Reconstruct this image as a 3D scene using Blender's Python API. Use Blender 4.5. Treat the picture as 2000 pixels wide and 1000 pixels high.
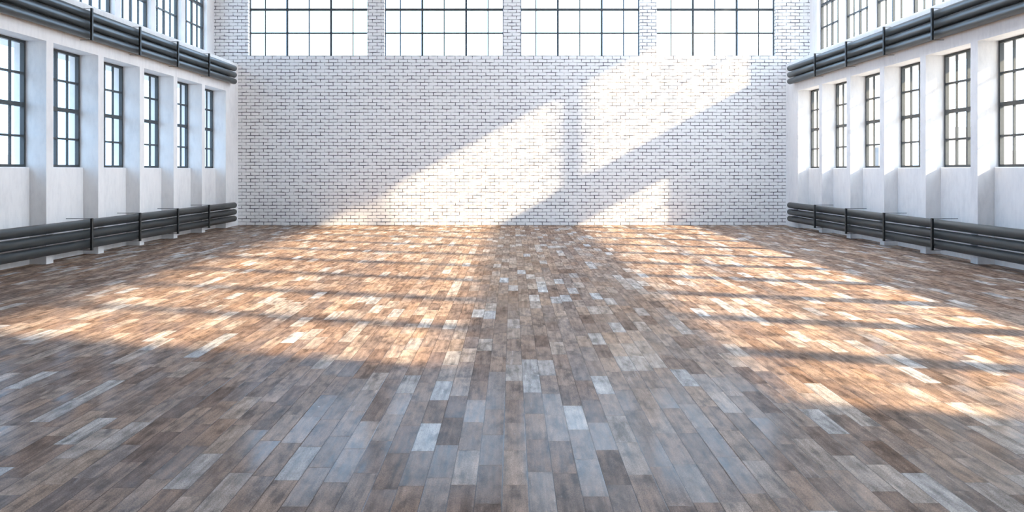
import bpy, bmesh, math, random
from mathutils import Vector

for o in list(bpy.data.objects):
    bpy.data.objects.remove(o)
S = bpy.context.scene
C = S.collection

# ------------------------------------------------------------------ camera
EYE = 1.615                     # eye height, m
D = 23.925                      # distance to the brick end wall, m
cam = bpy.data.cameras.new('camera')
cam.sensor_width = 36.0
cam.lens = 28.8
cam.shift_y = -0.084
cam.clip_end = 3000
co = bpy.data.objects.new('camera', cam)
co.location = (0, 0, EYE)
co.rotation_euler = (math.pi / 2, 0, 0)
C.objects.link(co)
S.camera = co

# ------------------------------------------------------------------ world, sun, exposure
SKY_STRENGTH = 5.6
SUN_STRENGTH = 22.5
w = bpy.data.worlds.new('sky')
S.world = w
w.use_nodes = True
nt = w.node_tree
nt.nodes.clear()
wo = nt.nodes.new('ShaderNodeOutputWorld')
bg = nt.nodes.new('ShaderNodeBackground')
bg.inputs['Strength'].default_value = SKY_STRENGTH
# bright whitish haze on the sun's side of the sky, clearer blue opposite
wtc = nt.nodes.new('ShaderNodeTexCoord')
wdot = nt.nodes.new('ShaderNodeVectorMath')
wdot.operation = 'DOT_PRODUCT'
wdot.inputs[1].default_value = (0.94, -0.30, 0.15)
wrm = nt.nodes.new('ShaderNodeValToRGB')
we = wrm.color_ramp.elements
we[0].position, we[0].color = 0.12, (0.33, 0.52, 0.80, 1)
we[1].position, we[1].color = 0.90, (0.96, 1.04, 1.16, 1)
wmid = we.new(0.5)
wmid.color = (0.55, 0.75, 1.02, 1)
wmap = nt.nodes.new('ShaderNodeMapRange')
wmap.inputs['From Min'].default_value = -1.0
wmap.inputs['From Max'].default_value = 1.0
nt.links.new(wtc.outputs['Generated'], wdot.inputs[0])
nt.links.new(wdot.outputs['Value'], wmap.inputs['Value'])
nt.links.new(wmap.outputs['Result'], wrm.inputs[0])
nt.links.new(wrm.outputs[0], bg.inputs['Color'])
nt.links.new(bg.outputs[0], wo.inputs[0])

sun = bpy.data.lights.new('sun', 'SUN')
sun.energy = SUN_STRENGTH
sun.color = (1.0, 0.755, 0.49)
sun.angle = math.radians(2.0)
so = bpy.data.objects.new('sun', sun)
SUN_DIR = Vector((-1.0, D / 76.0, -0.550)).normalized()   # the way the light travels
so.rotation_euler = SUN_DIR.to_track_quat('-Z', 'Y').to_euler()
so.location = (40, -10, 25)
C.objects.link(so)

S.view_settings.view_transform = 'Standard'
S.view_settings.look = 'None'
S.view_settings.gamma = 1.0
S.view_settings.use_curve_mapping = False
S.view_settings.exposure = 0.10
S.cycles.max_bounces = 10
S.cycles.diffuse_bounces = 6
S.cycles.glossy_bounces = 4
S.cycles.transparent_max_bounces = 16
S.cycles.sample_clamp_indirect = 8.0
S.cycles.caustics_reflective = False
S.cycles.caustics_refractive = False


# ------------------------------------------------------------------ helpers: nodes
class NT:
    def __init__(self, name):
        self.m = bpy.data.materials.new(name)
        self.m.use_nodes = True
        self.t = self.m.node_tree
        self.t.nodes.clear()

    def n(self, kind, **kw):
        nd = self.t.nodes.new(kind)
        for k, v in kw.items():
            if k.startswith('i_'):
                nd.inputs[k[2:].replace('_', ' ')].default_value = v
            else:
                setattr(nd, k, v)
        return nd

    def l(self, a, b):
        self.t.links.new(a, b)

    def math(self, op, a, b=None, c=None):
        nd = self.t.nodes.new('ShaderNodeMath')
        nd.operation = op
        for i, v in enumerate((a, b, c)):
            if v is None:
                continue
            if isinstance(v, (int, float)):
                nd.inputs[i].default_value = v
            else:
                self.l(v, nd.inputs[i])
        return nd.outputs[0]

    def mix(self, fac, a, b, mode='MIX'):
        nd = self.t.nodes.new('ShaderNodeMix')
        nd.data_type = 'RGBA'
        nd.blend_type = mode
        for sock, v in ((nd.inputs[0], fac), (nd.inputs[6], a), (nd.inputs[7], b)):
            if isinstance(v, (int, float)):
                sock.default_value = v
            elif isinstance(v, tuple):
                sock.default_value = (*v, 1)
            else:
                self.l(v, sock)
        return nd.outputs[2]

    def ramp(self, fac, stops):
        nd = self.t.nodes.new('ShaderNodeValToRGB')
        e = nd.color_ramp.elements
        while len(e) < len(stops):
            e.new(0.5)
        for el, (p, c) in zip(e, stops):
            el.position = p
            el.color = (*c, 1) if isinstance(c, tuple) else (c, c, c, 1)
        self.l(fac, nd.inputs[0])
        return nd.outputs[0]

    def noise(self, vec, scale, detail=3.0, rough=0.5):
        nd = self.t.nodes.new('ShaderNodeTexNoise')
        nd.inputs['Scale'].default_value = scale
        nd.inputs['Detail'].default_value = detail
        nd.inputs['Roughness'].default_value = rough
        self.l(vec, nd.inputs['Vector'])
        return nd.outputs[0]

    def xyz(self, x, y, z):
        nd = self.t.nodes.new('ShaderNodeCombineXYZ')
        for i, v in enumerate((x, y, z)):
            if isinstance(v, (int, float)):
                nd.inputs[i].default_value = v
            else:
                self.l(v, nd.inputs[i])
        return nd.outputs[0]

    def obj(self):
        tc = self.t.nodes.new('ShaderNodeTexCoord')
        sp = self.t.nodes.new('ShaderNodeSeparateXYZ')
        self.l(tc.outputs['Object'], sp.inputs[0])
        return tc.outputs['Object'], sp.outputs[0], sp.outputs[1], sp.outputs[2]

    def white(self, vec, dims='2D'):
        nd = self.t.nodes.new('ShaderNodeTexWhiteNoise')
        nd.noise_dimensions = dims
        self.l(vec, nd.inputs['Vector'])
        return nd.outputs[0]

    def bump(self, height, strength, dist):
        nd = self.t.nodes.new('ShaderNodeBump')
        nd.inputs['Strength'].default_value = strength
        nd.inputs['Distance'].default_value = dist
        self.l(height, nd.inputs['Height'])
        return nd.outputs[0]

    def out(self, color, rough=0.6, metal=0.0, normal=None, spec=0.5):
        p = self.t.nodes.new('ShaderNodeBsdfPrincipled')
        o = self.t.nodes.new('ShaderNodeOutputMaterial')
        for key, v in (('Base Color', color), ('Roughness', rough), ('Metallic', metal), ('Specular IOR Level', spec)):
            if isinstance(v, (int, float)):
                p.inputs[key].default_value = v
            elif isinstance(v, tuple):
                p.inputs[key].default_value = (*v, 1)
            else:
                self.l(v, p.inputs[key])
        if normal is not None:
            self.l(normal, p.inputs['Normal'])
        self.l(p.outputs[0], o.inputs[0])
        return self.m


# ------------------------------------------------------------------ materials
def mat_brick():
    t = NT('painted_white_brick')
    v, x, y, z = t.obj()
    u = t.math('ADD', x, y)
    # a hand-laid wobble of the joints
    wob = t.math('MULTIPLY', t.math('SUBTRACT', t.noise(t.xyz(u, z, 0.0), 3.2, 2.0), 0.5), 0.020)
    wob2 = t.math('MULTIPLY', t.math('SUBTRACT', t.noise(t.xyz(z, u, 4.0), 2.1, 2.0), 0.5), 0.05)
    b = t.n('ShaderNodeTexBrick')
    b.offset = 0.5
    b.inputs['Scale'].default_value = 1.0
    b.inputs['Brick Width'].default_value = 0.2545
    b.inputs['Row Height'].default_value = 0.0970
    b.inputs['Mortar Size'].default_value = 0.0115
    b.inputs['Mortar Smooth'].default_value = 0.25
    b.inputs['Bias'].default_value = 0.0
    b.inputs['Color1'].default_value = (0.88, 0.88, 0.88, 1)
    b.inputs['Color2'].default_value = (0.80, 0.80, 0.805, 1)
    b.inputs['Mortar'].default_value = (0.16, 0.16, 0.17, 1)
    t.l(t.xyz(t.math('ADD', u, wob2), t.math('ADD', z, wob), 0.0), b.inputs['Vector'])
    grain = t.noise(t.xyz(u, z, y), 45.0, 4.0, 0.65)
    # paint bridges some joints, others stay open and dark
    bridge = t.ramp(t.noise(t.xyz(u, t.math('MULTIPLY', z, 2.2), 0.0), 3.4, 3.0, 0.6), [(0.36, 0.25), (0.58, 1.0)])
    dark = t.math('MULTIPLY', b.outputs['Fac'], bridge)
    cell = t.mix(grain, (0.80, 0.80, 0.81), (0.93, 0.93, 0.93))
    tone = t.mix(0.65, b.outputs['Color'], cell, 'MIX')
    face = t.mix(0.5, (0.87, 0.87, 0.875), cell)
    col = t.mix(dark, face, (0.085, 0.085, 0.10))
    h = t.math('SUBTRACT', t.math('MULTIPLY', grain, 0.25), b.outputs['Fac'])
    return t.out(col, 0.75, 0, t.bump(h, 0.5, 0.012), 0.3)


def mat_plaster():
    t = NT('white_concrete_plaster')
    v, x, y, z = t.obj()
    big = t.noise(v, 1.3, 5.0, 0.6)
    streak = t.noise(t.xyz(t.math('MULTIPLY', x, 7.0), t.math('MULTIPLY', y, 7.0), t.math('MULTIPLY', z, 2.2)), 1.6, 5.0, 0.65)
    f = t.math('ADD', t.math('MULTIPLY', big, 0.45), t.math('MULTIPLY', streak, 0.55))
    col = t.ramp(f, [(0.34, (0.74, 0.745, 0.755)), (0.50, (0.83, 0.83, 0.835)), (0.68, (0.88, 0.88, 0.88))])
    fine = t.noise(v, 60.0, 3.0)
    return t.out(col, 0.75, 0, t.bump(fine, 0.12, 0.004), 0.3)


def mat_ceiling():
    t = NT('white_ceiling_paint')
    v, x, y, z = t.obj()
    return t.out(t.mix(t.noise(v, 2.0, 3.0), (0.76, 0.76, 0.77), (0.84, 0.84, 0.84)), 0.8)


def mat_floor():
    t = NT('worn_wood_planks')
    v, x, y, z = t.obj()
    W, L = 0.1325, 0.520
    cu = t.math('DIVIDE', t.math('ADD', x, 0.0497 + 20 * W), W)
    col_id = t.math('FLOOR', cu)
    fu = t.math('SUBTRACT', cu, col_id)
    off = t.white(t.xyz(col_id, 3.7, 0.0))
    cv = t.math('ADD', t.math('DIVIDE', y, L), t.math('MULTIPLY', off, 7.0))
    row_id = t.math('FLOOR', cv)
    fv = t.math('SUBTRACT', cv, row_id)
    r1 = t.white(t.xyz(col_id, row_id, 0.0))
    r2 = t.white(t.xyz(row_id, t.math('ADD', col_id, 31.3), 0.0))
    r3 = t.white(t.xyz(t.math('ADD', col_id, 7.1), t.math('ADD', row_id, 13.3), 0.0))
    # grain runs along the plank, shifted for every plank
    gx = t.math('ADD', t.math('MULTIPLY', x, 26.0), t.math('MULTIPLY', r1, 90.0))
    gy = t.math('ADD', t.math('MULTIPLY', y, 1.7), t.math('MULTIPLY', r2, 70.0))
    grain = t.noise(t.xyz(gx, gy, 0.0), 1.0, 6.0, 0.62)
    bx = t.math('ADD', t.math('MULTIPLY', x, 13.0), t.math('MULTIPLY', r2, 40.0))
    by = t.math('ADD', t.math('MULTIPLY', y, 4.5), t.math('MULTIPLY', r1, 50.0))
    blot = t.noise(t.xyz(bx, by, 5.0), 1.0, 4.0, 0.6)
    base = t.ramp(r1, [(0.0, (0.175, 0.122, 0.096)), (0.35, (0.230, 0.164, 0.128)), (0.65, (0.290, 0.212, 0.166)),
                       (0.80, (0.325, 0.252, 0.204)), (0.90, (0.360, 0.315, 0.285)), (1.0, (0.415, 0.40, 0.39))])
    hue = t.mix(r3, (1.07, 0.98, 0.90), (0.97, 0.99, 1.02))
    c = t.mix(1.0, base, hue, 'MULTIPLY')
    g = t.ramp(grain, [(0.34, 0.60), (0.50, 1.0), (0.66, 1.28)])
    c = t.mix(1.0, c, g, 'MULTIPLY')
    c = t.mix(1.0, c, t.ramp(blot, [(0.34, 0.50), (0.50, 1.0), (0.66, 1.30)]), 'MULTIPLY')
    speck = t.noise(t.xyz(t.math('MULTIPLY', x, 150.0), t.math('MULTIPLY', y, 90.0), 2.0), 1.0, 3.0, 0.7)
    c = t.mix(1.0, c, t.ramp(speck, [(0.34, 0.66), (0.50, 1.0), (0.66, 1.38)]), 'MULTIPLY')
    # scuffs of worn pale finish and small nicks
    scuff = t.noise(t.xyz(t.math('MULTIPLY', x, 40.0), t.math('MULTIPLY', y, 26.0), 0.0), 1.0, 6.0, 0.75)
    c = t.mix(t.ramp(scuff, [(0.60, 0.0), (0.76, 0.55)]), c, (0.52, 0.48, 0.44))
    nick = t.noise(t.xyz(t.math('MULTIPLY', x, 17.0), t.math('MULTIPLY', y, 13.0), 9.0), 1.0, 1.0)
    c = t.mix(t.ramp(nick, [(0.825, 0.0), (0.845, 0.8)]), c, (0.75, 0.74, 0.72))
    # joints
    eu = t.math('MULTIPLY', t.math('MINIMUM', fu, t.math('SUBTRACT', 1.0, fu)), W)
    ev = t.math('MULTIPLY', t.math('MINIMUM', fv, t.math('SUBTRACT', 1.0, fv)), L)
    ju = t.ramp(eu, [(0.0010, 1.0), (0.0032, 0.0)])
    jv = t.ramp(ev, [(0.0008, 0.6), (0.0028, 0.0)])
    j = t.math('MAXIMUM', ju, jv)
    c = t.mix(t.math('MULTIPLY', j, 0.85), c, (0.035, 0.026, 0.022))
    rough = t.math('ADD', t.math('ADD', 0.15, t.math('MULTIPLY', r3, 0.10)), t.math('MULTIPLY', t.math('SUBTRACT', grain, 0.5), 0.25))
    h = t.math('SUBTRACT', t.math('MULTIPLY', grain, 0.35), j)
    nrm = t.bump(h, 0.22, 0.004)
    # oiled boards: matt wood under a thin, unevenly worn sheen
    df = t.n('ShaderNodeBsdfDiffuse')
    gl = t.n('ShaderNodeBsdfGlossy')
    fr = t.n('ShaderNodeFresnel')
    fr.inputs['IOR'].default_value = 1.42
    mx = t.n('ShaderNodeMixShader')
    o = t.n('ShaderNodeOutputMaterial')
    t.l(c, df.inputs['Color'])
    t.l(rough, gl.inputs['Roughness'])
    t.l(nrm, df.inputs['Normal'])
    t.l(nrm, gl.inputs['Normal'])
    sheen = t.math('MULTIPLY', t.math('MINIMUM', fr.outputs[0], 0.112), t.math('ADD', 0.45, t.math('MULTIPLY', r2, 0.9)))
    t.l(sheen, mx.inputs[0])
    t.l(df.outputs[0], mx.inputs[1])
    t.l(gl.outputs[0], mx.inputs[2])
    t.l(mx.outputs[0], o.inputs[0])
    return t.m


def mat_pipe():
    t = NT('dark_steel_pipe')
    v, x, y, z = t.obj()
    n1 = t.noise(t.xyz(t.math('MULTIPLY', x, 6.0), y, t.math('MULTIPLY', z, 6.0)), 2.6, 6.0, 0.65)
    n2 = t.noise(v, 24.0, 4.0, 0.6)
    col = t.ramp(n1, [(0.32, (0.030, 0.036, 0.038)), (0.52, (0.052, 0.060, 0.063)), (0.70, (0.080, 0.085, 0.084))])
    r = t.math('ADD', 0.24, t.math('MULTIPLY', n1, 0.25))
    return t.out(col, r, 0.35, t.bump(n2, 0.10, 0.004), 0.5)


def mat_plain(name, a, b, rough, metal=0.0, scale=18.0):
    t = NT(name)
    v, x, y, z = t.obj()
    return t.out(t.mix(t.noise(v, scale, 3.0), a, b), rough, metal)


def mat_glass():
    t = NT('window_glass')
    tr = t.n('ShaderNodeBsdfTransparent')
    tr.inputs[0].default_value = (0.97, 0.985, 0.98, 1)
    gl = t.n('ShaderNodeBsdfGlossy')
    gl.inputs['Roughness'].default_value = 0.02
    fr = t.n('ShaderNodeFresnel')
    fr.inputs['IOR'].default_value = 1.22
    mx = t.n('ShaderNodeMixShader')
    o = t.n('ShaderNodeOutputMaterial')
    geo = t.n('ShaderNodeNewGeometry')
    t.l(t.math('MULTIPLY', fr.outputs[0], t.math('SUBTRACT', 1.0, geo.outputs['Backfacing'])), mx.inputs[0])
    t.l(tr.outputs[0], mx.inputs[1])
    t.l(gl.outputs[0], mx.inputs[2])
    t.l(mx.outputs[0], o.inputs[0])
    return t.m


def mat_tower():
    t = NT('pale_hazy_facade')
    v, x, y, z = t.obj()
    f = t.math('FRACT', t.math('DIVIDE', z, 3.6))
    band = t.math('LESS_THAN', f, 0.42)
    return t.out(t.mix(band, (0.185, 0.182, 0.18), (0.145, 0.155, 0.165)), 0.8)


def mat_frosted():
    t = NT('added_skylight_glass')
    a = t.n('ShaderNodeBsdfTranslucent')  # glazing of the added skylight, spreads soft fill light
    a.inputs[0].default_value = (0.70, 0.75, 0.80, 1)
    o = t.n('ShaderNodeOutputMaterial')
    t.l(a.outputs[0], o.inputs[0])
    return t.m


M = dict(frosted=mat_frosted(), brick=mat_brick(), plaster=mat_plaster(), ceiling=mat_ceiling(), floor=mat_floor(), pipe=mat_pipe(), glass=mat_glass(),
         steel=mat_plain('dark_window_steel', (0.032, 0.042, 0.048), (0.050, 0.060, 0.066), 0.5, 0.0),
         clamp=mat_plain('black_clamp_steel', (0.018, 0.022, 0.025), (0.030, 0.034, 0.036), 0.5, 0.2),
         rod=mat_plain('grey_rod_steel', (0.10, 0.11, 0.12), (0.16, 0.17, 0.18), 0.4, 0.6),
         yard=mat_plain('pale_paving_outside', (0.42, 0.41, 0.40), (0.50, 0.49, 0.47), 0.9, 0.0, 0.3),
         tower=mat_tower(),
         grey=mat_plain('grey_plaster', (0.22, 0.21, 0.21), (0.27, 0.26, 0.26), 0.9, 0.0, 1.0),
         block=mat_plain('pale_hazy_wall', (0.175, 0.178, 0.18), (0.182, 0.182, 0.182), 0.9, 0.0, 0.05))


# ------------------------------------------------------------------ helpers: meshes
class MB:
    """collects boxes and tubes into one mesh"""
    def __init__(self):
        self.bm = bmesh.new()

    def box(self, x0, x1, y0, y1, z0, z1, bevel=0.0, seg=2):
        vs = [self.bm.verts.new((x, y, z)) for x in (x0, x1) for y in (y0, y1) for z in (z0, z1)]
        idx = [(0, 1, 3, 2), (4, 6, 7, 5), (0, 4, 5, 1), (2, 3, 7, 6), (0, 2, 6, 4), (1, 5, 7, 3)]
        fs = [self.bm.faces.new([vs[i] for i in q]) for q in idx]
        bmesh.ops.recalc_face_normals(self.bm, faces=fs)
        if bevel:
            es = list({e for f in fs for e in f.edges})
            bmesh.ops.bevel(self.bm, geom=es, offset=bevel, segments=seg, affect='EDGES', profile=0.5)
        return self

    def rings(self, centre_axis, prof, n=32, cap0=True, cap1=True):
        """lathe about the local Y axis: prof = [(y, r), ...]"""
        cx, cz = centre_axis
        rr = []
        for (y, r) in prof:
            rr.append([self.bm.verts.new((cx + r * math.cos(2 * math.pi * i / n), y, cz + r * math.sin(2 * math.pi * i / n))) for i in range(n)])
        for a, b in zip(rr[:-1], rr[1:]):
            for i in range(n):
                f = self.bm.faces.new((a[i], b[i], b[(i + 1) % n], a[(i + 1) % n]))
                f.smooth = True
        if cap0:
            self.bm.faces.new(rr[0])
        if cap1:
            self.bm.faces.new(list(reversed(rr[-1])))
        return self

    def rod_x(self, x0, x1, y, z, r, n=10):
        a = [self.bm.verts.new((x0, y + r * math.cos(2 * math.pi * i / n), z + r * math.sin(2 * math.pi * i / n))) for i in range(n)]
        b = [self.bm.verts.new((x1, v.co.y, v.co.z)) for v in a]
        for i in range(n):
            self.bm.faces.new((a[i], a[(i + 1) % n], b[(i + 1) % n], b[i])).smooth = True
        self.bm.faces.new(list(reversed(a)))
        self.bm.faces.new(b)
        return self

    def build(self, name, m, parent=None, loc=None):
        bmesh.ops.recalc_face_normals(self.bm, faces=self.bm.faces[:])
        me = bpy.data.meshes.new(name)
        self.bm.to_mesh(me)
        self.bm.free()
        me.materials.append(m)
        o = bpy.data.objects.new(name, me)
        C.objects.link(o)
        if parent is not None:
            o.parent = parent
        if loc is not None:
            o.location = loc
        return o


def tag(o, label, cat, group=None, kind=None):
    o['label'] = label
    o['category'] = cat
    if group:
        o['group'] = group
    if kind:
        o['kind'] = kind
    return o


def empty(name, loc, rz=0.0):
    o = bpy.data.objects.new(name, None)
    o.empty_display_size = 0.2
    o.location = loc
    o.rotation_euler = (0, 0, rz)
    C.objects.link(o)
    return o


def copy_tree(o, parent=None):
    c = o.copy()
    C.objects.link(c)
    if parent is not None:
        c.parent = parent
    for ch in list(o.children):
        copy_tree(ch, c)
    return c


ORD = ['', 'second ', 'third ', 'fourth ', 'fifth ', 'sixth ', 'seventh ', 'eighth ', 'ninth ', 'tenth ', 'eleventh ']


def nth(i):
    return 'nearest to' if i == 0 else ORD[i] + 'from'


# ------------------------------------------------------------------ dimensions
REAR = -7.0                       # wall behind the camera
TOP = 10.2                        # ceiling
XF, XS, XW, XO = 7.97, 8.25, 8.36, 8.52     # pier front, sill wall front, lower window, outer face
UF, UW, UO = 8.70, 8.84, 9.00               # upper wall front, upper window, outer face
CORNER = 8.00
N = 11
LP, LR = 0.0735 * D, 0.0645 * D             # lower bay pitch and recess length
LFAR = 0.9535 * D
UP, UR = 0.0755 * D, 0.0645 * D
UFAR = 0.9765 * D
STRIP = 0.969 * D
SILL, HEAD = 1.665, 3.824
LEDGE = 4.70
USILL, UHEAD = 5.005, 7.85
l_bays = [(LFAR - LP * k - LR, LFAR - LP * k) for k in range(N)]
u_bays = [(UFAR - UP * k - UR, UFAR - UP * k) for k in range(N)]
BT = 0.34                         # brick wall thickness
BW_SILL, BW_HEAD = 4.955, 7.72
BACK_C = (-5.97, -1.995, 1.995, 5.97)
BACK_HW = 1.74
SKX, SKY_Y = (1.6, 7.2), (8.0, 22.8)       # ceiling opening for the added skylight, out of view

# ------------------------------------------------------------------ setting: floor, ceiling, end walls
f = MB().box(-9.0, 9.0, REAR, D + 0.1, -0.2, 0.0).build('floor', M['floor'])
tag(f, 'floor of short worn brown and grey wooden planks', 'floor', kind='structure')
c = MB()
c.box(-9.0, SKX[0], REAR, D + BT, TOP, TOP + 0.2)
c.box(SKX[1], 9.0, REAR, D + BT, TOP, TOP + 0.2)
c.box(SKX[0], SKX[1], REAR, SKY_Y[0], TOP, TOP + 0.2)
c.box(SKX[0], SKX[1], SKY_Y[1], D + BT, TOP, TOP + 0.2)
c = c.build('ceiling', M['ceiling'])
tag(c, 'plain white ceiling high over the hall with one long skylight added for fill light', 'ceiling', kind='structure')

b = MB()
b.box(-9.0, 9.0, D, D + BT, 0.0, BW_SILL)
b.box(-9.0, 9.0, D, D + BT, BW_HEAD, TOP)
edges = [-9.0]
for cx in BACK_C:
    edges += [cx - BACK_HW, cx + BACK_HW]
edges.append(9.0)
for i in range(0, len(edges), 2):
    b.box(edges[i], edges[i + 1], D, D + BT, BW_SILL, BW_HEAD)
b = b.build('wall_back', M['brick'])
tag(b, 'end wall of white painted brick with dark joints', 'wall', kind='structure')
b = MB().box(-9.0, 9.0, REAR - 0.3, REAR, 0.0, TOP).build('wall_front', M['grey'])
tag(b, 'plain grey wall opposite the brick wall', 'wall', kind='structure')


# ------------------------------------------------------------------ setting: side walls
def span(a, b_, s):
    """x range mirrored for the side s"""
    return (a, b_) if s > 0 else (-b_, -a)


def side_wall(s, name, word):
    m = MB()
    near = l_bays[-1][0]
    m.box(*span(XF, UO, s), REAR, STRIP, HEAD, LEDGE)                 # lintel and ledge over the lower windows
    m.box(*span(CORNER, UO, s), STRIP, D, 0.0, LEDGE)                 # set-back strip in the corner
    m.box(*span(XF, XO, s), REAR, near, 0.0, HEAD)                    # solid wall beyond the last bay
    m.box(*span(UF, UO, s), REAR, D, LEDGE, USILL)                    # upper storey
    m.box(*span(UF, UO, s), REAR, D, UHEAD, TOP)
    m.box(*span(UF, UO, s), UFAR, D, USILL, UHEAD)
    m.box(*span(UF, UO, s), REAR, u_bays[-1][0], USILL, UHEAD)
    root = m.build(name, M['plaster'])
    tag(root, 'white plastered %s wall with deep window bays and a clerestory above' % word, 'wall', kind='structure')
    for k in range(N):
        y1 = STRIP if k == 0 else l_bays[k - 1][0]
        y0 = l_bays[k][1]
        MB().box(*span(XF, XO, s), y0, y1, 0.0, HEAD).build('pier', M['plaster'], root)
        MB().box(*span(XS, XO, s), l_bays[k][0], l_bays[k][1], -0.02, SILL, 0.018, 3).build('sill_wall', M['plaster'], root)
        if k:
            MB().box(*span(UF, UO, s), u_bays[k][1], u_bays[k - 1][0], USILL, UHEAD).build('upper_pier', M['plaster'], root)
    return root


side_wall(-1, 'wall_left', 'left')
side_wall(1, 'wall_right', 'right')


# ------------------------------------------------------------------ setting: windows
def side_window(name, length, rows, frame_w, depth):
    """local frame: Y along the wall, Z up from the sill, X through the wall"""
    root = empty(name, (0, 0, 0))
    h = rows[-1]
    d = depth / 2
    L2 = length / 2
    m = MB()
    m.box(-d, d, -L2, L2, 0.0, frame_w)
    m.box(-d, d, -L2, L2, h - frame_w, h)
    m.box(-d, d, -L2, -L2 + frame_w, frame_w, h - frame_w)
    m.box(-d, d, L2 - frame_w, L2, frame_w, h - frame_w)
    m.build('frame', M['steel'], root)
    m = MB()
    m.box(-d * 1.15, d * 1.15, -L2 + frame_w * 0.5, L2 - frame_w * 0.5, rows[2] - 0.036, rows[2] + 0.036)
    m.build('transom', M['steel'], root)
    m = MB()
    m.box(-d * 0.8, d * 0.8, -0.024, 0.024, frame_w, h - frame_w)
    m.build('mullion', M['steel'], root)
    for z in (rows[1], rows[3]):
        MB().box(-d * 0.9, d * 0.9, -L2 + frame_w, L2 - frame_w, z - 0.018, z + 0.018).build('glazing_bar', M['steel'], root)
    for y in (-L2 / 2, L2 / 2):
        MB().box(-d * 0.6, d * 0.6, y - 0.012, y + 0.012, frame_w, h - frame_w).build('glazing_bar', M['steel'], root)
    MB().box(-0.004, 0.004, -L2 + frame_w * 0.5, L2 - frame_w * 0.5, frame_w * 0.5, h - frame_w * 0.5).build('glass', M['glass'], root)
    return root


wn = 0
low = up = None
for s, word in ((-1, 'left'), (1, 'right')):
    for k in range(N):
        y0, y1 = l_bays[k]
        wn += 1
        if low is None:
            low = o = side_window('window_1', LR - 0.004, [0.0, 0.53, 1.065, 1.60, HEAD - SILL - 0.003], 0.045, 0.07)
        else:
            o = copy_tree(low)
            o.name = 'window_%d' % wn
        o.location = (s * XW, (y0 + y1) / 2, SILL + 0.001)
        tag(o, 'tall dark-framed lower window in the %s wall, %s the brick wall' % (word, nth(k)), 'window', 'lower windows', 'structure')
for s, word in ((-1, 'left'), (1, 'right')):
    for k in range(N):
        y0, y1 = u_bays[k]
        wn += 1
        if up is None:
            up = o = side_window('window_%d' % wn, UR - 0.004, [0.0, 0.65, 1.295, 1.95, UHEAD - USILL - 0.002], 0.045, 0.07)
        else:
            o = copy_tree(up)
            o.name = 'window_%d' % wn
        o.location = (s * UW, (y0 + y1) / 2, USILL + 0.001)
        tag(o, 'clerestory window above the pipes of the %s wall, %s the brick wall' % (word, nth(k)), 'window', 'clerestory windows', 'structure')


def back_window(name):
    root = empty(name, (0, 0, 0))
    hw, h, d = BACK_HW - 0.003, BW_HEAD - BW_SILL - 0.002, 0.03
    fw = 0.022
    m = MB()
    m.box(-hw, hw, -d, d, 0, fw)
    m.box(-hw, hw, -d, d, h - fw, h)
    m.box(-hw, -hw + fw, -d, d, fw, h - fw)
    m.box(hw - fw, hw, -d, d, fw, h - fw)
    m.build('frame', M['steel'], root)
    MB().box(-hw + fw / 2, hw - fw / 2, -d * 1.2, d * 1.2, 1.342, 1.410).build('transom', M['steel'], root)
    for x in (-0.645, 0.645):
        MB().box(x - 0.027, x + 0.027, -d * 0.95, d * 0.95, fw, h - fw).build('mullion', M['steel'], root)
    for z in (0.685, 2.06):
        MB().box(-hw + fw, hw - fw, -d * 0.8, d * 0.8, z - 0.023, z + 0.023).build('glazing_bar', M['steel'], root)
    for x in (-1.29, 0.0, 1.29):
        MB().box(x - 0.015, x + 0.015, -d * 0.5, d * 0.5, fw, h - fw).build('glazing_bar', M['steel'], root)
    MB().box(-hw + fw / 2, hw - fw / 2, -0.004, 0.004, fw / 2, h - fw / 2).build('glass', M['glass'], root)
    return root


bw = None
for i, cx in enumerate(BACK_C):
    wn += 1
    if bw is None:
        bw = o = back_window('window_%d' % wn)
    else:
        o = copy_tree(bw)
        o.name = 'window_%d' % wn
    o.location = (cx, D + 0.20, BW_SILL + 0.001)
    tag(o, 'wide dark-framed window high in the brick wall, %s' %
        ('in the left corner', 'second from the left', 'second from the right', 'in the right corner')[i], 'window', 'windows in the brick wall', 'structure')

# unseen skylight, added to even out the light in the hall
wn += 1
sk = empty('window_%d' % wn, ((SKX[0] + SKX[1]) / 2, (SKY_Y[0] + SKY_Y[1]) / 2, TOP + 0.2))
hx, hy = (SKX[1] - SKX[0]) / 2, (SKY_Y[1] - SKY_Y[0]) / 2
m = MB()
m.box(-hx - 0.06, -hx, -hy, hy, 0.0, 0.10)
m.box(hx, hx + 0.06, -hy, hy, 0.0, 0.10)
m.box(-hx - 0.06, hx + 0.06, -hy - 0.06, -hy, 0.0, 0.10)
m.box(-hx - 0.06, hx + 0.06, hy, hy + 0.06, 0.0, 0.10)
m.build('frame', M['steel'], sk)
for i in range(1, 10):
    y = -hy + 2 * hy * i / 10
    MB().box(-hx, hx, y - 0.025, y + 0.025, 0.02, 0.09).build('glazing_bar', M['steel'], sk)
MB().box(-hx - 0.03, hx + 0.03, -hy - 0.03, hy + 0.03, 0.05, 0.058).build('glass', M['frosted'], sk)
tag(sk, 'long frosted skylight out of view, added for fill light', 'skylight', kind='structure')

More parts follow.
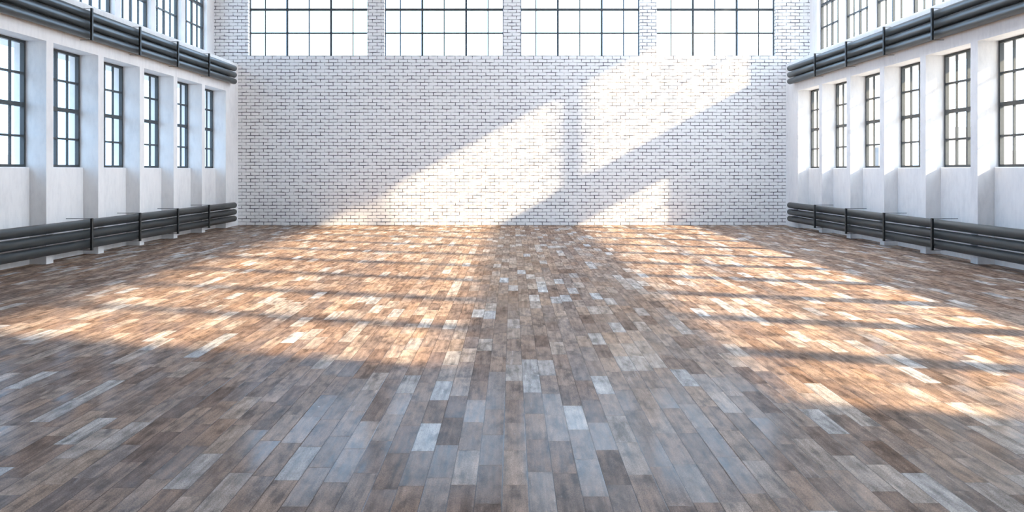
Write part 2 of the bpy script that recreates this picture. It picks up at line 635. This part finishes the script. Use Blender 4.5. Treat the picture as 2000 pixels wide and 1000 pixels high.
# ------------------------------------------------------------------ pipes and clamps
PX, PR = 7.86, 0.083
P0, P1 = REAR + 0.4, 0.970 * D
runs = [(-1, 'left', 'low', (0.243, 0.431, 0.619)), (1, 'right', 'low', (0.243, 0.431, 0.619)),
        (-1, 'left', 'high', (4.120, 4.304, 4.488)), (1, 'right', 'high', (4.120, 4.304, 4.488))]
pos = ('bottom', 'middle', 'top')
pipe0 = None
for s, word, lev, zs in runs:
    where = 'low along the %s wall by the floor' % word if lev == 'low' else 'high along the %s wall under clerestory windows' % word
    for i, z in enumerate(zs):
        if pipe0 is None:
            m = MB()
            m.rings((0, 0), [(0, PR), (P1 - P0 - 0.05, PR)], 40)
            pipe0 = p = m.build('heating_pipe', M['pipe'])
            m = MB()
            m.rings((0, 0), [(P1 - P0 - 0.05, PR), (P1 - P0 - 0.034, PR * 0.975), (P1 - P0 - 0.016, PR * 0.88), (P1 - P0 - 0.005, PR * 0.70), (P1 - P0, PR * 0.35)], 40)
            m.build('end_cap', M['pipe'], p)
        else:
            p = copy_tree(pipe0)
        p.location = (s * PX, P0, z)
        tag(p, '%s of three dark pipes running %s' % (pos[i], where), 'pipe', '%s pipes on the %s wall' % (lev, word))

clamps = [0.877 * D, 0.795 * D, 0.714 * D, 0.632 * D]
clamp0 = None
for s, word, lev, zs in runs:
    for k, y in enumerate(clamps):
        zb = zs[0] - PR - 0.028
        if clamp0 is None:
            r = empty('pipe_clamp', (0, 0, 0))
            # local: +X towards the wall, origin at the foot of the bar
            MB().box(-0.040, -0.003, -0.026, 0.026, 0.0, 0.592, 0.004, 2).build('bar', M['clamp'], r)
            for z in (0.006, 0.585):
                MB().rod_x(-0.006, 0.455, 0.0, z, 0.006).build('wall_rod', M['rod'], r)
            clamp0 = r
        else:
            r = copy_tree(clamp0)
        r.location = (s * (PX - PR), y, zb)
        r.rotation_euler = (0, 0, 0 if s > 0 else math.pi)
        tag(r, 'black bar clamping the %s pipes on the %s wall, %s the brick wall' % (lev, word, nth(k)), 'clamp', 'pipe clamps')

# ------------------------------------------------------------------ outside
g = MB().box(-900, 900, -300, 1500, -0.6, -0.3).build('ground', M['yard'])
tag(g, 'pale paved ground outside the hall', 'ground', kind='structure')


def tower(x, y, wx, wy, h, m, label):
    o = MB().box(-wx / 2, wx / 2, -wy / 2, wy / 2, 0, h).build('distant_building', m)
    o.location = (x, y, -0.3)
    tag(o, label, 'building', 'distant buildings')
    return o


tower(338, 620, 20, 20, 34, M['tower'], 'hazy pale tower with banded floors, tallest building outside the right windows')
tower(312, 500, 44, 30, 13.5, M['block'], 'hazy low block outside the right windows, nearer than the banded tower')
tower(236, 520, 20, 30, 16, M['block'], 'hazy narrow block outside the right windows, beyond the banded tower')
tower(-318, 500, 40, 30, 11, M['block'], 'hazy low block outside the left windows')
